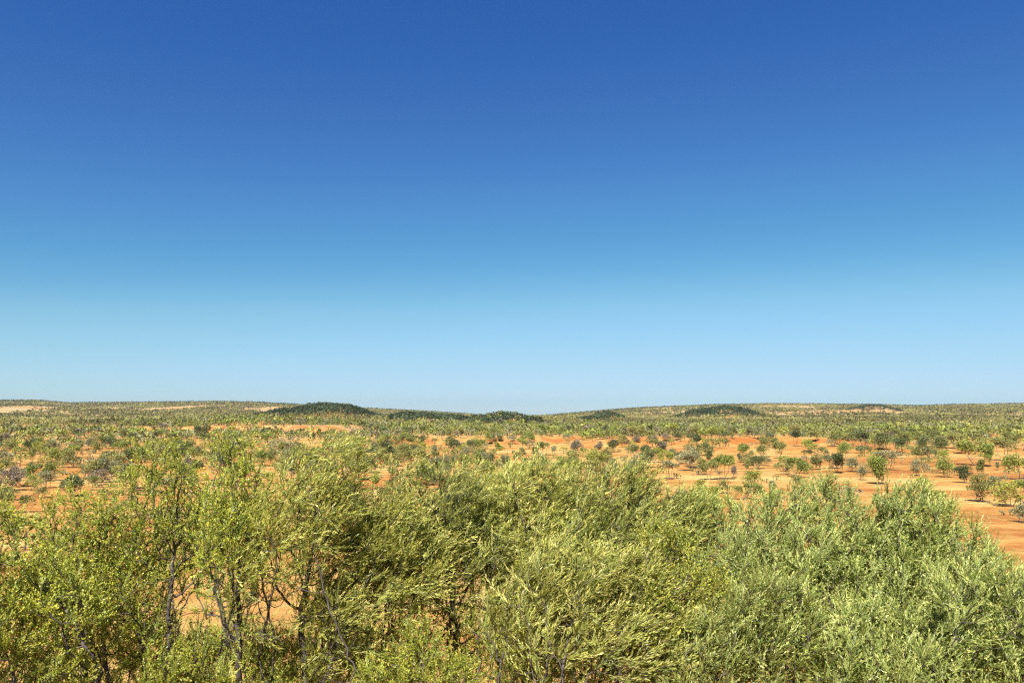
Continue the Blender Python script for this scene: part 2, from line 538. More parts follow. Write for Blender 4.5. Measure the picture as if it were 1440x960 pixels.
    lw = rng.uniform(*K['lw'], (n, m))
    lc = np.repeat(shc[:, None], m, 1) * rng.uniform(.82, 1.2, (n, m, 1))
    tipm = (t > .8)[..., None]
    lc = np.where(tipm, lc * np.array([1.30, 1.22, 1.15]), lc)
    Vl, Fl, Cl = leaf_quads(lb.reshape(-1, 3), ld.reshape(-1, 3), ll.ravel(), lw.ravel(), lc.reshape(-1, 3), rng,
                            np.array([-.15, -.35, .75]) + rng.normal(size=(n * m, 3)) * .55)
    nv1 = len(Vl); nv2 = nv1 + len(Vs1)
    V = np.vstack([Vl, Vs1, Vs2])
    F = np.vstack([Fl, Fs1 + nv1, Fs2 + nv2])
    Cc = np.vstack([Cl, np.tile([.14, .125, .045], (len(Vs1) + len(Vs2), 1))])
    link('crown', mesh_from('crown', V, F, Cc, False, [M_LEAF]), root)
    # bare grey twigs
    if dead:
        mids = np.where((rad > .012) & (rad < .03) & (P[:, 2] > low * H * .6))[0]
        for k in range(dead):
            dp0, dp1, dr0, dr1 = [], [], [], []
            q = P[rng.choice(mids)].copy(); dr = unit(np.array([rng.uniform(-.7, .8), rng.uniform(-.9, -.1), rng.uniform(.2, .9)])); r = .011
            todo = [(q, dr, r, 0)]
            while todo:
                q, dr, r, lv = todo.pop()
                for s in range(rng.integers(3, 6)):
                    dr = unit(dr + rng.normal(size=3) * .22); q2 = q + dr * .09
                    dp0.append(q); dp1.append(q2); dr0.append(r); dr1.append(r * .88); r *= .88; q = q2
                if lv < 2:
                    for _ in range(2): todo.append((q, unit(dr + rng.normal(size=3) * .6), r * .75, lv + 1))
            Vd, Fd = tubes(np.array(dp0), np.array(dp1), np.array(dr0), np.array(dr1), 4)
            link('dead_branch', mesh_from('dead_branch', Vd, Fd, None, True, [M_DEAD]), root, label='bare grey dead branch')
    return root

G1 = 'tall shrubs below the lookout'
G2 = 'low bushes under the tall shrubs'
SHRUBS = [
    # name, label, px, dist, top_py, half_px, depth, kind, stems ...
    dict(label='olive shrub cut off by the photo\'s left edge, dark limbs sloping up from bottom left', px=-30, dist=10.0, top_py=698, half_px=165, depth=1.2, kind='broad', n_stem=7, low=.56, n_attr=800, lean=(.25, 0), stem_spread=.6, crown_shift=.12, density=1.15),
    dict(label='leafy olive shrub left of the tallest pair, its thin dark trunk forking low', px=118, dist=11.2, top_py=690, half_px=120, depth=1.1, kind='broad', n_stem=5, low=.58, n_attr=680, stem_spread=.38, density=1.0),
    dict(label='airy yellow-green shrub with orange earth showing through, left of the shrub with two spires', px=245, dist=11.0, top_py=622, half_px=82, depth=.8, kind='broad', n_stem=7, low=.48, n_attr=600, stem_spread=.34, density=.85),
    dict(label='sparse shrub standing behind the gap between the airy shrub and the two-spired one', px=288, dist=13.4, top_py=690, half_px=80, depth=.9, kind='broad', n_stem=5, low=.42, n_attr=520, stem_spread=.35, density=.85),
    dict(label='slender dark-stemmed shrub with two narrow spires poking above the rest', px=340, dist=10.6, top_py=607, half_px=70, depth=.8, kind='broad', n_stem=6, low=.48, n_attr=640, stem_spread=.32, density=.95),
    dict(label='tallest shrub, windswept pale crown over thick dark limbs curving to the right', px=440, dist=10.2, top_py=615, half_px=118, depth=1.0, kind='willowy', n_stem=7, low=.50, n_attr=800, lean=(.06, 0), stem_spread=.42, crown_shift=.22, density=.66, dead=0),
    dict(label='grey-twigged feathery shrub just right of the tallest windswept one', px=590, dist=11.4, top_py=656, half_px=128, depth=1.1, kind='willowy', n_stem=6, low=.46, n_attr=950, density=.9, stem_spread=.4, crown_shift=.08, dead=3, second=(.35, (.12, .135, .035))),
    dict(label='feathery shrub in mid row topped by a thin spray against the orange flat', px=725, dist=12.2, top_py=646, half_px=128, depth=1.2, kind='willowy', n_stem=6, low=.44, n_attr=900, stem_spread=.4, crown_shift=.15),
    dict(label='windblown shrub with upright plume, directly left of the broad domed grey-green shrub', px=855, dist=11.6, top_py=654, half_px=128, depth=1.2, kind='willowy', n_stem=5, low=.45, n_attr=1000, stem_spread=.4, crown_shift=.18, dead=2, second=(.3, (.12, .14, .03))),
    dict(label='pale straw-tipped shrub streaming sideways in front of the feathery mid row', px=760, dist=8.8, top_py=762, half_px=170, depth=1.0, kind='willowy', n_stem=7, low=.40, n_attr=1000, stem_spread=.6, crown_shift=.25, density=1.15, second=(.25, (.26, .24, .07))),
    dict(label='tangled yellowish shrub with a leaning forked dark limb, left of the dome', px=925, dist=9.6, top_py=742, half_px=105, depth=.9, kind='broad', n_stem=3, low=.42, n_attr=800, stem_spread=.5, dead=3, second=(.25, (.22, .20, .03))),
    dict(label='feathery shrub at the right foot of the tallest windswept shrub, stems fanning upward', px=548, dist=10.3, top_py=704, half_px=95, depth=.9, kind='willowy', n_stem=6, low=.44, n_attr=700, stem_spread=.42, second=(.3, (.24, .24, .05))),
    dict(label='small feathery shrub filling the dip between the upright plume and the dome', px=990, dist=12.6, top_py=684, half_px=95, depth=1.0, kind='fine', n_stem=4, low=.42, n_attr=650, stem_spread=.45),
    dict(label='narrow feathery shrub squeezed between the grey-twigged one and the thin-sprayed one', px=660, dist=12.8, top_py=662, half_px=85, depth=.9, kind='willowy', n_stem=4, low=.45, n_attr=600, stem_spread=.35),
    dict(label='broad domed grey-green shrub, widest of all, bare twigs at its heart', px=1125, dist=11.4, top_py=668, half_px=235, depth=1.6, kind='fine', n_stem=9, low=.42, n_attr=1900, stem_spread=.62, dead=5, density=.95),
    dict(label='sloping pale green shrub against the bare earth at the photo\'s right edge', px=1250, dist=10.8, top_py=674, half_px=150, depth=1.4, kind='fine', n_stem=7, low=.40, n_attr=1500, stem_spread=.5, crown_shift=.10),
    dict(label='dark-limbed shrub in front of the dome, thick trunk slanting to upper left', px=1060, dist=8.9, top_py=800, half_px=130, depth=.9, kind='fine', n_stem=6, low=.48, n_attr=850, lean=(-.25, 0), stem_spread=.4, dead=2, second=(.3, (.17, .175, .035))),
    dict(label='fluffy bright shrub filling the photo\'s bottom right corner', px=1370, dist=8.6, top_py=792, half_px=170, depth=1.0, kind='fine', n_stem=7, low=.38, n_attr=1100, stem_spread=.55, crown_shift=.1, density=1.1),
    dict(label='grey-limbed bush between the slanting trunk and the bottom right shrub', px=1225, dist=9.0, top_py=838, half_px=110, depth=.8, kind='fine', n_stem=7, low=.42, n_attr=700, stem_spread=.65, dead=3),
]
LOW = [
    dict(label='low yellow-green bush under the left edge limbs', px=60, dist=9.4, top_py=892, half_px=120, depth=.9, kind='broad', n_stem=5, low=.2, n_attr=520, stem_spread=.8, second=(.3, (.19, .19, .03))),
    dict(label='low bright bush between the thin forked trunk and the airy shrub', px=190, dist=12.6, top_py=842, half_px=100, depth=.9, kind='broad', n_stem=5, low=.2, n_attr=480, stem_spread=.8, second=(.4, (.20, .20, .03))),
    dict(label='low lime bush at the feet of the two-spired shrub', px=335, dist=13.2, top_py=862, half_px=105, depth=.9, kind='broad', n_stem=5, low=.2, n_attr=480, stem_spread=.8, second=(.4, (.18, .20, .03))),
    dict(label='low yellowish bush behind the curving limbs of the tallest shrub', px=485, dist=13.0, top_py=846, half_px=100, depth=1.0, kind='broad', n_stem=5, low=.2, n_attr=500, stem_spread=.8, second=(.4, (.21, .20, .03))),
    dict(label='low leafy bush at the bottom edge beneath the grey-twigged shrub', px=600, dist=9.6, top_py=880, half_px=100, depth=.8, kind='broad', n_stem=5, low=.2, n_attr=480, stem_spread=.8),
    dict(label='low dark-stemmed bush at the bottom edge below the sideways-streaming shrub', px=705, dist=10.4, top_py=868, half_px=95, depth=.8, kind='broad', n_stem=6, low=.2, n_attr=480, stem_spread=.8, second=(.3, (.21, .21, .04))),
    dict(label='low olive bush under the thick limbs of the tallest shrub', px=405, dist=10.9, top_py=884, half_px=85, depth=.8, kind='broad', n_stem=6, low=.2, n_attr=420, stem_spread=.8),
    dict(label='low olive bush under the airy shrub at the bottom edge', px=262, dist=10.0, top_py=898, half_px=85, depth=.8, kind='broad', n_stem=6, low=.2, n_attr=420, stem_spread=.8),
]
for i, s in enumerate(SHRUBS):
    make_shrub('tall_shrub', cat='shrub', group=G1, seed=100 + i, **s)
for i, s in enumerate(LOW):
    make_shrub('low_bush', cat='bush', group=G2, seed=200 + i, **s)

# ------------------------------------------------------------------ trees of the plain: ten shapes, copied
TREE_COL = {
    'olive': (0.156, 0.160, 0.046), 'bright green': (0.178, 0.201, 0.041), 'grey-green': (0.174, 0.173, 0.085),
    'dark green': (0.078, 0.095, 0.032), 'brownish grey': (0.151, 0.125, 0.089), 'yellow-green': (0.238, 0.233, 0.046)}
TREE_MAT = {k: leaf_material('tree_leaf_' + k.replace(' ', '_').replace('-', '_'), rough=.6, spec=.3, trans=.2, use_obj_colour=v) for k, v in TREE_COL.items()}

def tree_proto(shape, seed):
    """unit tree about 1 m tall: trunk mesh and crown mesh"""
    rng = np.random.default_rng(seed)
    lob = []
    ph = rng.uniform(0, 50, 3)
    if shape == 'umbrella':
        for i in range(7):
            a = rng.uniform(0, 6.28); r = rng.uniform(0, .42); lob.append((r * math.cos(a), r * math.sin(a), rng.uniform(.60, .82), rng.uniform(.20, .30), .15))
        base = .30; ns = 4; spread = .55
    elif shape == 'round':
        for i in range(7):
            a = rng.uniform(0, 6.28); r = rng.uniform(0, .24); lob.append((r * math.cos(a), r * math.sin(a), rng.uniform(.30, .78), rng.uniform(.22, .34), .21))
        base = .14; ns = 3; spread = .45
    elif shape == 'twin-crowned':
        for sx in (-.26, .24):
            for i in range(4):
                lob.append((sx + rng.uniform(-.12, .12), rng.uniform(-.14, .14), rng.uniform(.46, .82) - (.08 if sx > 0 else 0), rng.uniform(.18, .26), .18))
        base = .30; ns = 2; spread = .5
    elif shape == 'leaning':
        for i in range(6):
            t = rng.uniform(.1, 1); lob.append((.10 + .26 * t + rng.uniform(-.1, .1), rng.uniform(-.15, .15), rng.uniform(.44, .82), rng.uniform(.18, .28), .17))
        base = .26; ns = 3; spread = .35
    elif shape == 'slender':
        for i in range(6):
            z = rng.uniform(.34, .88); lob.append((rng.uniform(-.08, .08), rng.uniform(-.08, .08), z, rng.uniform(.14, .22), .15))
        base = .25; ns = 1; spread = .1
    else:  # spreading
        for i in range(9):
            a = rng.uniform(0, 6.28); r = rng.uniform(0, .75); lob.append((r * math.cos(a), r * math.sin(a) * .8, rng.uniform(.38, .78) - r * .15, rng.uniform(.20, .32), .22))
        base = .08; ns = 4; spread = .8
    zmax = max(l[2] + l[4] for l in lob)
    SC = {id(l): rng.uniform(.55, 1.2) for l in lob}
    V = []; D = []; S = []; Cc = []
    n = 3200
    for k in range(n):
        l = lob[rng.integers(len(lob))]
        q = unit(rng.normal(size=3)); q[2] = abs(q[2]) if rng.random() < .55 else q[2]
        rr = rng.uniform(.2, 1) ** .4
        g = math.sin(l[0] * 9 + q[0] * 4 + ph[0]) * math.sin(q[1] * 4 + l[1] * 9 + ph[1]) + .6 * math.sin(q[2] * 5 + l[2] * 11 + ph[2])
        if g < -.25 and rng.random() < .85: continue
        rr *= 1 + .22 * g
        l = (l[0], l[1], l[2], l[3] * SC[id(l)], l[4] * SC[id(l)])
        V.append([l[0] + q[0] * l[3] * rr, l[1] + q[1] * l[3] * rr, l[2] + q[2] * l[4] * rr])
        D.append(unit(q * .6 + rng.normal(size=3) * .6)); S.append(rng.uniform(.020, .044))
        Cc.append(rng.uniform(.75, 1.45) * np.array([1, 1, 1]) * np.array([rng.uniform(.9, 1.15), 1, rng.uniform(.8, 1.1)]))
    V = np.array(V); D = np.array(D); S = np.array(S)
    Vl, Fl, Cl = leaf_quads(V, D, S * 1.7, S, np.array(Cc), rng)
    Vl[:, 2] = Vl[:, 2] / zmax
    crown = mesh_from('crown', Vl, Fl, Cl, False, [TREE_MAT['olive']])
    stems = []
    for s in range(ns):
        a = 6.28 * (s + rng.uniform(-.3, .3)) / ns
        d = unit(np.array([math.cos(a) * spread, math.sin(a) * spread, 1.]))
        if shape == 'leaning': d = unit(d + np.array([.35, 0, 0]))
        q = np.array([math.cos(a) * .015, math.sin(a) * .015, -.06]); line = [q]
        for k in range(int(base / .06) + 2):
            d = unit(d + rng.normal(size=3) * .1); q = q + d * .06; line.append(q)
        stems.append(line)
    A = V[rng.choice(len(V), 110)]
    P, par = colonize(A, stems, .05, .7, .075, rng, np.array([0, 0, .05]), 50)
    rad, kids = pipe_radii(P, par, .0034, 2.2)
    e = par >= 0
    Vt, Ft = tubes(P[par[e]], P[e], np.minimum(rad[par[e]], rad[e] * 1.4), rad[e], 5)
    Vt[:, 2] = np.where(Vt[:, 2] > 0, Vt[:, 2] / zmax, Vt[:, 2])
    trunk = mesh_from('trunk', Vt, Ft, None, True, [M_TREEBARK])
    return crown, trunk

SHAPES = ['umbrella', 'round', 'twin-crowned', 'leaning', 'slender', 'spreading']
PROTO = {s: [tree_proto(s, 500 + 10 * i + j) for j in range(5)] for i, s in enumerate(SHAPES)}

# trees one can point at in the photograph: foot column, foot row, height in px, shape, colour
HAND = [
    (972, 662, 26, 'umbrella', 'grey-green'), (998, 675, 27, 'twin-crowned', 'olive'), (1017, 674, 32, 'umbrella', 'bright green'), (1031, 671, 15, 'slender', 'brownish grey'),
    (1050, 663, 16, 'slender', 'olive'), (1043, 650, 13, 'slender', 'grey-green'), (1057, 643, 10, 'round', 'olive'), (1062, 652, 11, 'slender', 'dark green'), (1075, 655, 15, 'spreading', 'grey-green'),
    (1095, 645, 24, 'umbrella', 'olive'), (1104, 663, 20, 'umbrella', 'bright green'), (1127, 656, 12, 'round', 'bright green'), (1150, 660, 20, 'round', 'olive'), (1170, 659, 24, 'twin-crowned', 'grey-green'),
    (1188, 648, 24, 'round', 'bright green'), (1156, 644, 15, 'umbrella', 'olive'), (1199, 663, 18, 'round', 'grey-green'), (1224, 665, 24, 'leaning', 'bright green'), (1237, 663, 22, 'round', 'olive'), (1250, 661, 26, 'umbrella', 'grey-green'),
    (1212, 675, 21, 'round', 'grey-green'), (1288, 652, 18, 'umbrella', 'olive'), (1294, 669, 20, 'spreading', 'grey-green'), (1326, 654, 18, 'umbrella', 'bright green'), (1330, 666, 18, 'spreading', 'olive'),
    (1356, 679, 22, 'round', 'dark green'), (1373, 655, 30, 'twin-crowned', 'bright green'), (1391, 656, 26, 'slender', 'bright green'), (1380, 670, 22, 'slender', 'olive'), (1412, 648, 28, 'umbrella', 'olive'), (1434, 674, 36, 'twin-crowned', 'bright green'),
    (1403, 661, 10, 'slender', 'grey-green'), (1378, 706, 34, 'round', 'olive'), (1398, 694, 22, 'spreading', 'grey-green'), (1418, 712, 30, 'spreading', 'yellow-green'), (1433, 700, 22, 'umbrella', 'bright green'),
    (1086, 626, 11, 'round', 'bright green'), (1119, 627, 20, 'umbrella', 'dark green'), (1143, 624, 17, 'umbrella', 'olive'), (1173, 627, 17, 'round', 'olive'), (1140, 637, 20, 'spreading', 'bright green'), (1192, 622, 12, 'slender', 'brownish grey'),
    (967, 632, 23, 'leaning', 'dark green'), (1057, 686, 24, 'spreading', 'yellow-green'), (1120, 686, 18, 'spreading', 'olive'), (1020, 694, 20, 'spreading', 'olive'), (985, 690, 16, 'spreading', 'yellow-green'),
    (557, 656, 20, 'umbrella', 'dark green'), (577, 653, 19, 'umbrella', 'olive'), (602, 654, 22, 'twin-crowned', 'olive'), (542, 651, 28, 'round', 'dark green'), (637, 656, 17, 'round', 'olive'), (653, 665, 18, 'slender', 'dark green'),
    (688, 656, 20, 'spreading', 'dark green'), (760, 640, 19, 'umbrella', 'olive'), (658, 636, 18, 'umbrella', 'dark green'), (632, 627, 14, 'round', 'olive'), (766, 655, 13, 'umbrella', 'grey-green'), (778, 641, 13, 'umbrella', 'grey-green'),
    (839, 641, 17, 'leaning', 'brownish grey'), (822, 643, 14, 'umbrella', 'olive'), (895, 664, 24, 'round', 'grey-green'), (912, 658, 27, 'twin-crowned', 'dark green'), (943, 674, 26, 'umbrella', 'grey-green'), (945, 645, 14, 'round', 'grey-green'),
    (958, 652, 18, 'twin-crowned', 'dark green'), (792, 662, 18, 'spreading', 'bright green'), (808, 660, 16, 'spreading', 'olive'), (851, 655, 12, 'leaning', 'olive'), (860, 660, 14, 'round', 'brownish grey'), (924, 690, 16, 'spreading', 'bright green'),
    (108, 698, 30, 'spreading', 'dark green'), (137, 685, 24, 'spreading', 'brownish grey'), (13, 690, 26, 'spreading', 'brownish grey'), (110, 633, 14, 'spreading', 'brownish grey'), (128, 632, 15, 'round', 'brownish grey'), (8, 625, 14, 'round', 'brownish grey'),
    (302, 626, 13, 'round', 'grey-green'), (282, 620, 22, 'twin-crowned', 'dark green'), (185, 622, 12, 'round', 'dark green'), (222, 618, 12, 'umbrella', 'olive'), (44, 690, 20, 'spreading', 'bright green'), (66, 686, 22, 'spreading', 'grey-green'),
    (149, 654, 18, 'round', 'dark green'), (185, 655, 24, 'round', 'dark green'), (165, 654, 16, 'spreading', 'grey-green'), (90, 652, 18, 'round', 'olive'), (72, 648, 16, 'round', 'bright green'), (120, 672, 18, 'spreading', 'olive'),
    (160, 670, 20, 'spreading', 'grey-green'), (50, 668, 14, 'leaning', 'grey-green'), (36, 672, 14, 'spreading', 'olive'), (10, 665, 20, 'spreading', 'olive'), (150, 702, 16, 'spreading', 'olive'), (60, 700, 14, 'spreading', 'olive'),
    (1090, 712, 24, 'spreading', 'olive'), (1190, 705, 20, 'spreading', 'grey-green'), (960, 712, 24, 'spreading', 'grey-green'), (905, 720, 22, 'spreading', 'olive'), (1020, 726, 30, 'spreading', 'yellow-green'),
    (1320, 715, 26, 'spreading', 'bright green'), (1436, 735, 24, 'spreading', 'grey-green'), (560, 690, 26, 'spreading', 'olive'), (640, 700, 24, 'spreading', 'bright green'), (20, 722, 30, 'spreading', 'olive'), (180, 726, 28, 'spreading', 'grey-green'), (700, 690, 22, 'spreading', 'grey-green'),
    (845, 629, 9, 'spreading', 'brownish grey'), (862, 627, 10, 'spreading', 'brownish grey'), (881, 625, 10, 'spreading', 'brownish grey'), (899, 623, 11, 'spreading', 'brownish grey'), (917, 622, 10, 'spreading', 'brownish grey'), (936, 621, 11, 'spreading', 'brownish grey'), (953, 619, 10, 'spreading', 'dark green'),
    (1300, 640, 24, 'round', 'dark green'), (1262, 640, 22, 'umbrella', 'dark green'), (1240, 634, 24, 'round', 'dark green'), (1215, 630, 22, 'umbrella', 'dark green'), (1275, 628, 20, 'round', 'olive'), (1325, 638, 22, 'round', 'dark green'), (1342, 632, 20, 'umbrella', 'olive'),
    (1310, 622, 16, 'umbrella', 'dark green'), (1255, 618, 16, 'round', 'olive'), (1284, 617, 14, 'round', 'dark green'), (1418, 614, 12, 'slender', 'olive'),
]

def cover(px, py):
    """share of ground under trees, read off the photograph for each place on the plain"""
    c = np.full(px.shape, .8)
    c = np.where(py > 690, .10, c)
    L = px < 480; M = (px >= 480) & (px < 830); Rr = px >= 830
    c = np.where(L & (py > 615) & (py <= 700), .40, c)
    c = np.where(L & (py > 604) & (py <= 615), .30, c)
    c = np.where(L & (py > 596) & (py <= 604), np.where((px < 165), .10, .75), c)
    c = np.where(M & (py > 605) & (py <= 690), .42, c)
    c = np.where(M & (py > 594) & (py <= 605), .60, c)
    c = np.where(M & (py > 618) & (px > 740) & (py <= 690), .18, c)
    c = np.where(Rr & (py > 616) & (py <= 700), .17, c)
    c = np.where(Rr & (py > 608) & (py <= 616), .30, c)
    c = np.where((px > 1190) & (px < 1360) & (py > 606) & (py < 642), .62, c)
    c = np.where((px > 1330) & (py > 616) & (py < 640), .40, c)
    c = np.where((px > 1190) & (py > 640) & (py < 700), .14, c)
    c = np.where((px > 830) & (px < 1030) & (py > 606) & (py < 618 + (960 - px) * .03), .85, c)
    return c

rng = np.random.default_rng(7)
trees = []        # x, y, z, height, shape, colour
for px, py, h, shape, colr in HAND:
    x, y, z = on_ground(px, py)
    trees.append([x, y, z, h / FOC * math.hypot(x, y), shape, colr, px, py, h, True])

def candidates(d0, d1, s, margin=.70):
    """jittered lattice of spots over the sector in view between two distances"""
    gx = np.arange(-d1 * .72, d1 * .72, s); gy = np.arange(d0 * .75, d1, s)
    X, Y = np.meshgrid(gx, gy)
    X = (X + rng.uniform(-.5, .5, X.shape) * s).ravel(); Y = (Y + rng.uniform(-.5, .5, Y.shape) * s).ravel()
    d = np.hypot(X, Y)
    k = (d >= d0) & (d < d1) & (np.abs(X) < margin * Y + 12)
    return X[k], Y[k], d[k]

X, Y, D = candidates(70, 700, 4.6, .86)
Z = ground_z(X, Y)
PX, PY = project(X, Y, Z)
cv = cover(PX, PY) * np.clip(.95 + 1.1 * fbm(X / 26, Y / 26, 41), .1, 1.8)
k = rng.random(len(X)) < cv * .62
X, Y, Z, D, PX, PY = X[k], Y[k], Z[k], D[k], PX[k], PY[k]
hx = np.array([t[0] for t in trees]); hy = np.array([t[1] for t in trees])
clear = np.array([np.min(np.hypot(hx - a, hy - b) - 2.0) > 2.0 for a, b in zip(X, Y)])
X, Y, Z, D, PX, PY = X[clear], Y[clear], Z[clear], D[clear], PX[clear], PY[clear]
H = rng.uniform(2.0, 5.2, len(X)) * np.where(D < 150, .8, 1.0)
cols = ['olive', 'bright green', 'grey-green', 'dark green', 'brownish grey', 'yellow-green']
CI = rng.choice(6, len(X), p=[.37, .24, .18, .13, .04, .04])
SI = rng.choice(6, len(X), p=[.17, .24, .12, .09, .05, .33])
px_size = H / D * FOC
order = np.argsort(-px_size)
NEED = 440 - len(trees)
inframe = (PX > -35) & (PX < 1475) & (PY < 735)
chosen = [i for i in order if inframe[i]][:NEED]
for i in chosen:
    trees.append([X[i], Y[i], Z[i], H[i], SHAPES[SI[i]], cols[CI[i]], PX[i], PY[i], px_size[i], False])
rest = np.setdiff1d(np.arange(len(X)), np.array(chosen))

# ---- a label for every tree: look first, then landmark, then neighbours
def zone_of(px, py):
    if py > 680 and px < 240: return 'just beyond the left shrubs'
    if py > 680: return 'just beyond the dome-shaped shrub' if px < 1250 else 'on the slope bottom right'
    if px < 480:
        return 'on the left red bank' if py < 617 else ('in the upper left thicket' if py < 645 else 'in the lower left thicket')
    if px < 640: return 'above the tallest shrub'
    if px < 830: return 'on the middle orange rise'
    if py < 620: return 'along the woodland edge'
    if 1190 <= px < 1360 and py < 645: return 'in the dark clump'
    if px >= 1340: return 'by the right edge'
    return 'on the near orange flat' if py > 645 else 'on the far orange flat'

def size_word(h_px, hm):
    return 'tall' if hm > 5.0 else ('small' if hm < 3.2 else 'mid-sized')

ad = {'umbrella': 'flat-topped', 'round': 'round', 'twin-crowned': 'twin-crowned', 'leaning': 'leaning', 'slender': 'slender', 'spreading': 'low spreading'}
txy = np.array([[t[0], t[1]] for t in trees])
base_l = []
for i, t in enumerate(trees):
    noun = 'bush' if t[4] == 'spreading' else 'tree'
    base_l.append((size_word(t[8], t[3]), t[5], ad[t[4]], noun, zone_of(t[6], t[7])))
from collections import defaultdict
grp = defaultdict(list)
for i, b in enumerate(base_l): grp[b].append(i)
ORD = ['leftmost', 'second from the left', 'third from the left', 'fourth from the left', 'fifth from the left', 'sixth from the left', 'seventh from the left', 'eighth from the left']
NUM = {2: 'two', 3: 'three', 4: 'four', 5: 'five', 6: 'six', 7: 'seven', 8: 'eight'}
labels = [None] * len(trees)
for b, ids in grp.items():
    s, c, a, n, z = b
    if len(ids) == 1:
        labels[ids[0]] = f'{s} {c} {a} {n} {z}'
        continue
    ids = sorted(ids, key=lambda i: trees[i][6])
    if len(ids) <= 8:
        plural = 'bushes' if n == 'bush' else 'trees'
        for k, i in enumerate(ids):
            w = 'rightmost' if k == len(ids) - 1 else ORD[k]
            labels[i] = f'{w} of {NUM[len(ids)]} {s} {c} {a} {plural} {z}'
    else:
        for i in ids: labels[i] = f'{s} {c} {a} {n} {z}'

labels = [l if len(l.split()) <= 16 else l.replace('low spreading ', '') for l in labels]
rp = random.Random(11)
for i, t in enumerate(trees):
    x, y, z, hm, shape, colr = t[:6]
    crown, trunk = PROTO[shape][rp.randrange(5)]
    nm = 'bush' if shape == 'spreading' else 'tree'
    r = bpy.data.objects.new(nm, None); C.objects.link(r)
    r.location = (x, y, z - .02); r.rotation_euler = (0, 0, rp.uniform(-.5, .5) if shape == 'leaning' else rp.uniform(0, 6.28))
    sc = hm * (1.0 if shape != 'spreading' else 1.0)
    wd = rp.uniform(.88, 1.15) if shape not in ('slender',) else 1.0
    r.rotation_euler[0] = rp.gauss(0, .07); r.rotation_euler[1] = rp.gauss(0, .07)
    r.scale = (sc * wd * rp.uniform(.8, 1.25), sc * wd * rp.uniform(.8, 1.25), sc)
    r['label'] = labels[i]; r['category'] = nm; r['group'] = 'bushes scattered over the orange plain' if nm == 'bush' else 'trees scattered over the orange plain'
    co = link('crown', crown, r)
    co.material_slots[0].link = 'OBJECT'; co.material_slots[0].material = TREE_MAT[colr]
    link('trunk', trunk, r)

# ------------------------------------------------------------------ woodland beyond what can be counted
def clumps(x, y, z, h, w, nq, colr, rng, q=.16, var=.28):
    """each tree: a loose cloud of leaf faces and a short stem"""
    n = len(x)
    dirs = unit(rng.normal(size=(n, nq, 3)))
    dirs[..., 2] = np.where(rng.random((n, nq)) < .6, np.abs(dirs[..., 2]), dirs[..., 2])
    r = rng.uniform(.35, 1, (n, nq)) ** .5
    lob = 1 + .35 * vnoise(dirs[..., 0] * 2 + np.arange(n)[:, None] * 5.1, dirs[..., 1] * 2 + dirs[..., 2] * 2)
    c = np.stack([x[:, None] + dirs[..., 0] * r * lob * w[:, None], y[:, None] + dirs[..., 1] * r * lob * w[:, None],
                  z[:, None] + h[:, None] * .60 + dirs[..., 2] * r * lob * h[:, None] * .36], -1)
    d = unit(dirs * .5 + rng.normal(size=dirs.shape) * .7)
    s = (w[:, None] * q * 2.2 * rng.uniform(.7, 1.3, (n, nq)))
    cc = colr[:, None] * rng.uniform(1 - var, 1 + var, (n, nq, 1))
    V, F, Cc = leaf_quads(c.reshape(-1, 3), d.reshape(-1, 3), (s * 1.5).ravel(), s.ravel(), cc.reshape(-1, 3), rng)
    st = np.stack([x, y, z - .2], -1); se = np.stack([x + rng.uniform(-.3, .3, n), y, z + h * .5], -1)
    Vt, Ft = tubes(st, se, np.full(n, .11), np.full(n, .08), 3)
    Ct = np.tile([.055, .042, .036], (len(Vt), 1))
    return np.vstack([V, Vt]), np.vstack([F, Ft + len(V)]), np.vstack([Cc, Ct])

def join(parts):
    V, F, Cc, o = [], [], [], 0
    for v, f, c in parts:
        V.append(v); F.append(f + o); Cc.append(c); o += len(v)
    return np.vstack(V), np.vstack(F), np.vstack(Cc)

palette = np.array([TREE_COL[c] for c in cols])
parts = []
xs, ys, ds = candidates(16, 620, 3.2)
zs = ground_z(xs, ys); pxs, pys = project(xs, ys, zs)
ks = rng.random(len(xs)) < np.clip(cover(pxs, pys) * .30 + .16, 0, .45) * np.clip(.6 + 1.3 * fbm(xs / 15, ys / 15, 43), .02, 2)
xs, ys, zs = xs[ks], ys[ks], zs[ks]
hs_ = rng.uniform(.25, 1.25, len(xs)) * rng.uniform(.6, 1, len(xs))
parts.append(clumps(xs, ys, zs, hs_, hs_ * rng.uniform(.6, 1.0, len(xs)), 40, palette[rng.choice(6, len(xs), p=[.34, .15, .26, .08, .12, .05])], rng, .14))
d_r = D[rest]
for a, b, nq, q in ((0, 330, 130, .09), (330, 700, 60, .13)):
    k = rest[(d_r >= a) & (d_r < b)]
    parts.append(clumps(X[k], Y[k], Z[k], H[k], H[k] * rng.uniform(.45, .75, len(k)), nq, palette[CI[k]], rng, q))

def hill_mask(x, y):
    m = np.zeros(x.shape)
    for px, hd, sx, sy, h in HILLS[:11]:
        hx, hy = hill_xy(px, hd)
        m = np.maximum(m, np.exp(-((x - hx) / (sx / FOC * hd)) ** 2 - ((y - hy) / sy) ** 2) * (1.15 if h > 3 else .9))
    return m

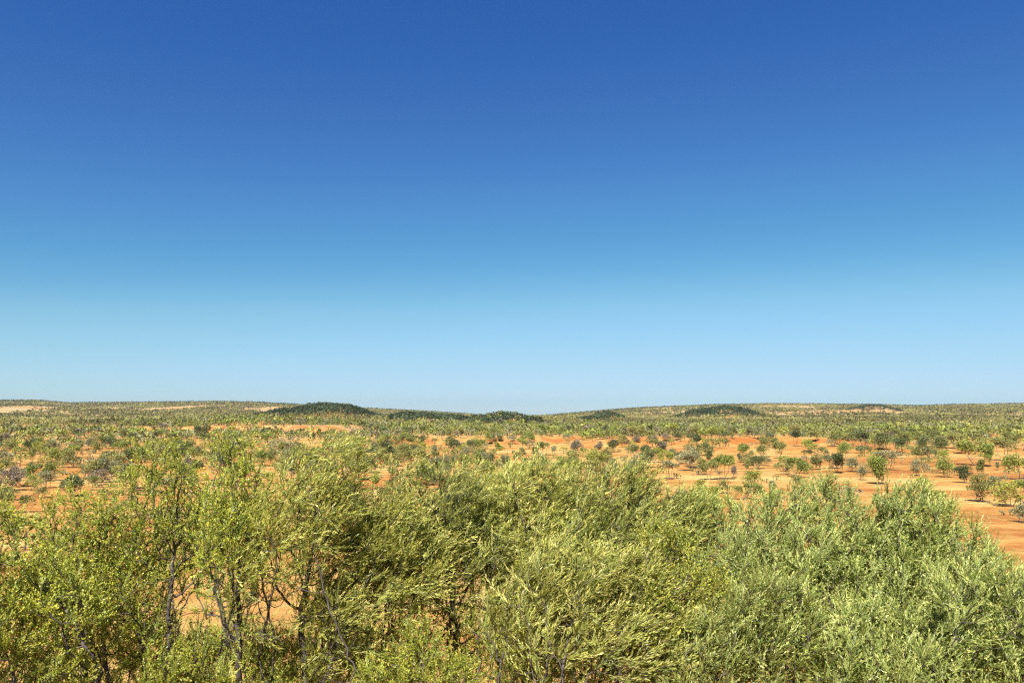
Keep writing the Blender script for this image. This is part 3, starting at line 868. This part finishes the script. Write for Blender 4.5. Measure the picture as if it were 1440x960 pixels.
far_pal = np.array([(.176, .162, .050), (.189, .178, .050), (.149, .144, .054), (.194, .167, .081), (.104, .106, .036)])
dark_parts = []
for d0, d1, s, nq, q, hs in ((700, 1150, 5.6, 34, .16, 1.0), (1150, 2000, 8.0, 20, .22, 1.05), (2000, 3300, 13, 14, .28, 1.15), (3300, 5120, 20, 12, .32, 1.15)):
    x, y, d = candidates(d0, d1, s, .86)
    z = ground_z(x, y)
    px, py = project(x, y, z)
    c = cover(px, py)
    c = np.where(d > 900, .86, c)
    bare = fbm(x / 170, y / 330, 51) - .10 * ((px < 480) & (d > 1900))
    c = c * (1 - sstep(.06, .24, bare) * np.where((px < 480) & (d > 1100), 1.0, .85))
    # cream clearings high on the left and along the slopes right of the saddle
    c = np.where((px < 230) & (d > 1900) & (d < 3200), c * (.35 + .65 * sstep(.2, -.2, fbm(x / 200, y / 160, 57))), c)
    c = np.where((px > 760) & (px < 960) & (d > 1300) & (d < 4300), c * (1 - .75 * sstep(-.05, .2, fbm(x / 120, y / 160, 53))), c)
    c = c * np.clip(1.0 + 1.5 * fbm(x / 42, y / 75, 59), .25, 1.25)
    hm = hill_mask(x, y)
    c = np.where(hm > .44, 0, c)
    ridge = d > 4200
    c = np.where(ridge, .95, c)
    k = rng.random(len(x)) < c
    x, y, z, d, hm, ridge = x[k], y[k], z[k], d[k], hm[k], ridge[k]
    h = rng.uniform(3.0, 5.4, len(x)) * hs
    w = h * rng.uniform(.50, .80, len(x)) * (s / 5.6) ** .35
    col = far_pal[rng.choice(5, len(x), p=[.3, .25, .2, .13, .12])]
    dk = np.zeros(len(x), bool)
    col = np.where(ridge[:, None], np.array([[.066, .078, .040]]), col)
    tone = 1 + .60 * fbm(x / 130, y / 260, 71) - .22 * sstep(.1, .4, fbm(x / 60, y / 90, 73))
    col = col * tone[:, None]
    parts.append(clumps(x[~dk], y[~dk], z[~dk], h[~dk], w[~dk], nq, col[~dk], rng, q, .28 if d0 < 1000 else .14))
    if dk.any():
        colk = np.array([.030, .043, .018]) * rng.uniform(.7, 1.35, (dk.sum(), 1))
        dark_parts.append(clumps(x[dk], y[dk], z[dk], h[dk] * 1.05, w[dk] * 1.1, nq, colk, rng, q))
for px_, hd, sx, sy, hh in HILLS[:11]:
    hx, hy = hill_xy(px_, hd); ww = sx / FOC * hd; sp_ = 3.6 * max(1, hd / 1100)
    gx, gy = np.meshgrid(np.arange(-ww * 1.3, ww * 1.3, sp_), np.arange(-sy * 1.3, sy * 1.3, sp_))
    x = hx + (gx + rng.uniform(-.5, .5, gx.shape) * sp_).ravel(); y = hy + (gy + rng.uniform(-.5, .5, gx.shape) * sp_).ravel()
    hm = np.exp(-((x - hx) / ww) ** 2 - ((y - hy) / sy) ** 2) + .16 * vnoise(x / 16, y / 24, 81)
    k = (hm > .30) & (rng.random(len(x)) < .93); x, y = x[k], y[k]; z = ground_z(x, y)
    h = rng.uniform(2.8, 5.0, len(x)) * max(1, (hd / 1100) ** .3) * (1 + .3 * vnoise(x / 18, y / 18, 83))
    colk = np.array([.043, .057, .024]) * rng.uniform(.7, 1.4, (len(x), 1)) * (1 + .4 * vnoise(x / 22, y / 30, 85))[:, None]
    dark_parts.append(clumps(x, y, z, h, h * rng.uniform(.5, .75, len(x)), 30, colk, rng, .18))
V, F, Cc = join(parts)
link('woodland', mesh_from('woodland', V, F, Cc, False, [M_WOOD_FAR]), kind='stuff', label='olive woodland covering the plain up to the skyline', category='woodland')
V, F, Cc = join(dark_parts)
link('dark_woodland', mesh_from('dark_woodland', V, F, Cc, False, [M_WOOD_FAR]), kind='stuff', label='near-black dense woods capping the low hills below the skyline', category='woodland')

# ------------------------------------------------------------------ dry grass tufts and small ground plants
def grass():
    x, y, d = candidates(13, 260, 1.5, .74)
    dens = np.clip(.25 + .9 * fbm(x / 9, y / 9, 61), 0, 1) * np.interp(d, [13, 40, 100, 260], [.9, .6, .22, .12])
    k = rng.random(len(x)) < dens
    x, y = x[k], y[k]; n = len(x); z = ground_z(x, y)
    nb = 16
    b = np.stack([np.repeat(x, nb), np.repeat(y, nb), np.repeat(z, nb) - .02], -1)
    b[:, :2] += rng.normal(size=(n * nb, 2)) * .12
    dr = unit(np.stack([rng.normal(size=n * nb) * .5, rng.normal(size=n * nb) * .5, np.ones(n * nb)], -1))
    pal = np.array([(.34, .24, .09), (.28, .23, .08), (.14, .15, .045), (.40, .30, .13)])
    col = np.repeat(pal[rng.choice(4, n, p=[.36, .24, .22, .18])], nb, 0) * rng.uniform(.8, 1.2, (n * nb, 1))
    sz = np.repeat(rng.uniform(.14, .42, n), nb) * rng.uniform(.7, 1.2, n * nb)
    V, F, Cc = leaf_quads(b, dr, sz, np.full(n * nb, .022), col, rng)
    link('dry_grass', mesh_from('dry_grass', V, F, Cc, False, [M_STRAW]), kind='stuff', label='straw and grey-green grass tufts dotted over the orange earth', category='grass')
grass()

# ------------------------------------------------------------------ the thin air haze over the plain
def haze():
    m = bpy.data.materials.new('haze_air'); m.use_nodes = True
    N, L = m.node_tree.nodes, m.node_tree.links; N.clear()
    out = N.new('ShaderNodeOutputMaterial'); v = N.new('ShaderNodeVolumePrincipled')
    v.inputs['Color'].default_value = (.80, .88, 1.0, 1); v.inputs['Density'].default_value = HAZE; v.inputs['Anisotropy'].default_value = .55
    L.new(v.outputs[0], out.inputs['Volume'])
    a, z0, z1 = 7000., -140., ZTOP
    V = [(x, y, z) for z in (z0, z1) for y in (-a, a) for x in (-a, a)]
    F = [(0, 2, 3, 1), (4, 5, 7, 6), (0, 1, 5, 4), (1, 3, 7, 5), (3, 2, 6, 7), (2, 0, 4, 6)]
    link('haze', mesh_from('haze', V, np.array(F), None, False, [m]), kind='stuff', label='thin pale haze in the air over the whole plain')
HAZE = 4.0e-5
ZTOP = 100.0
haze()
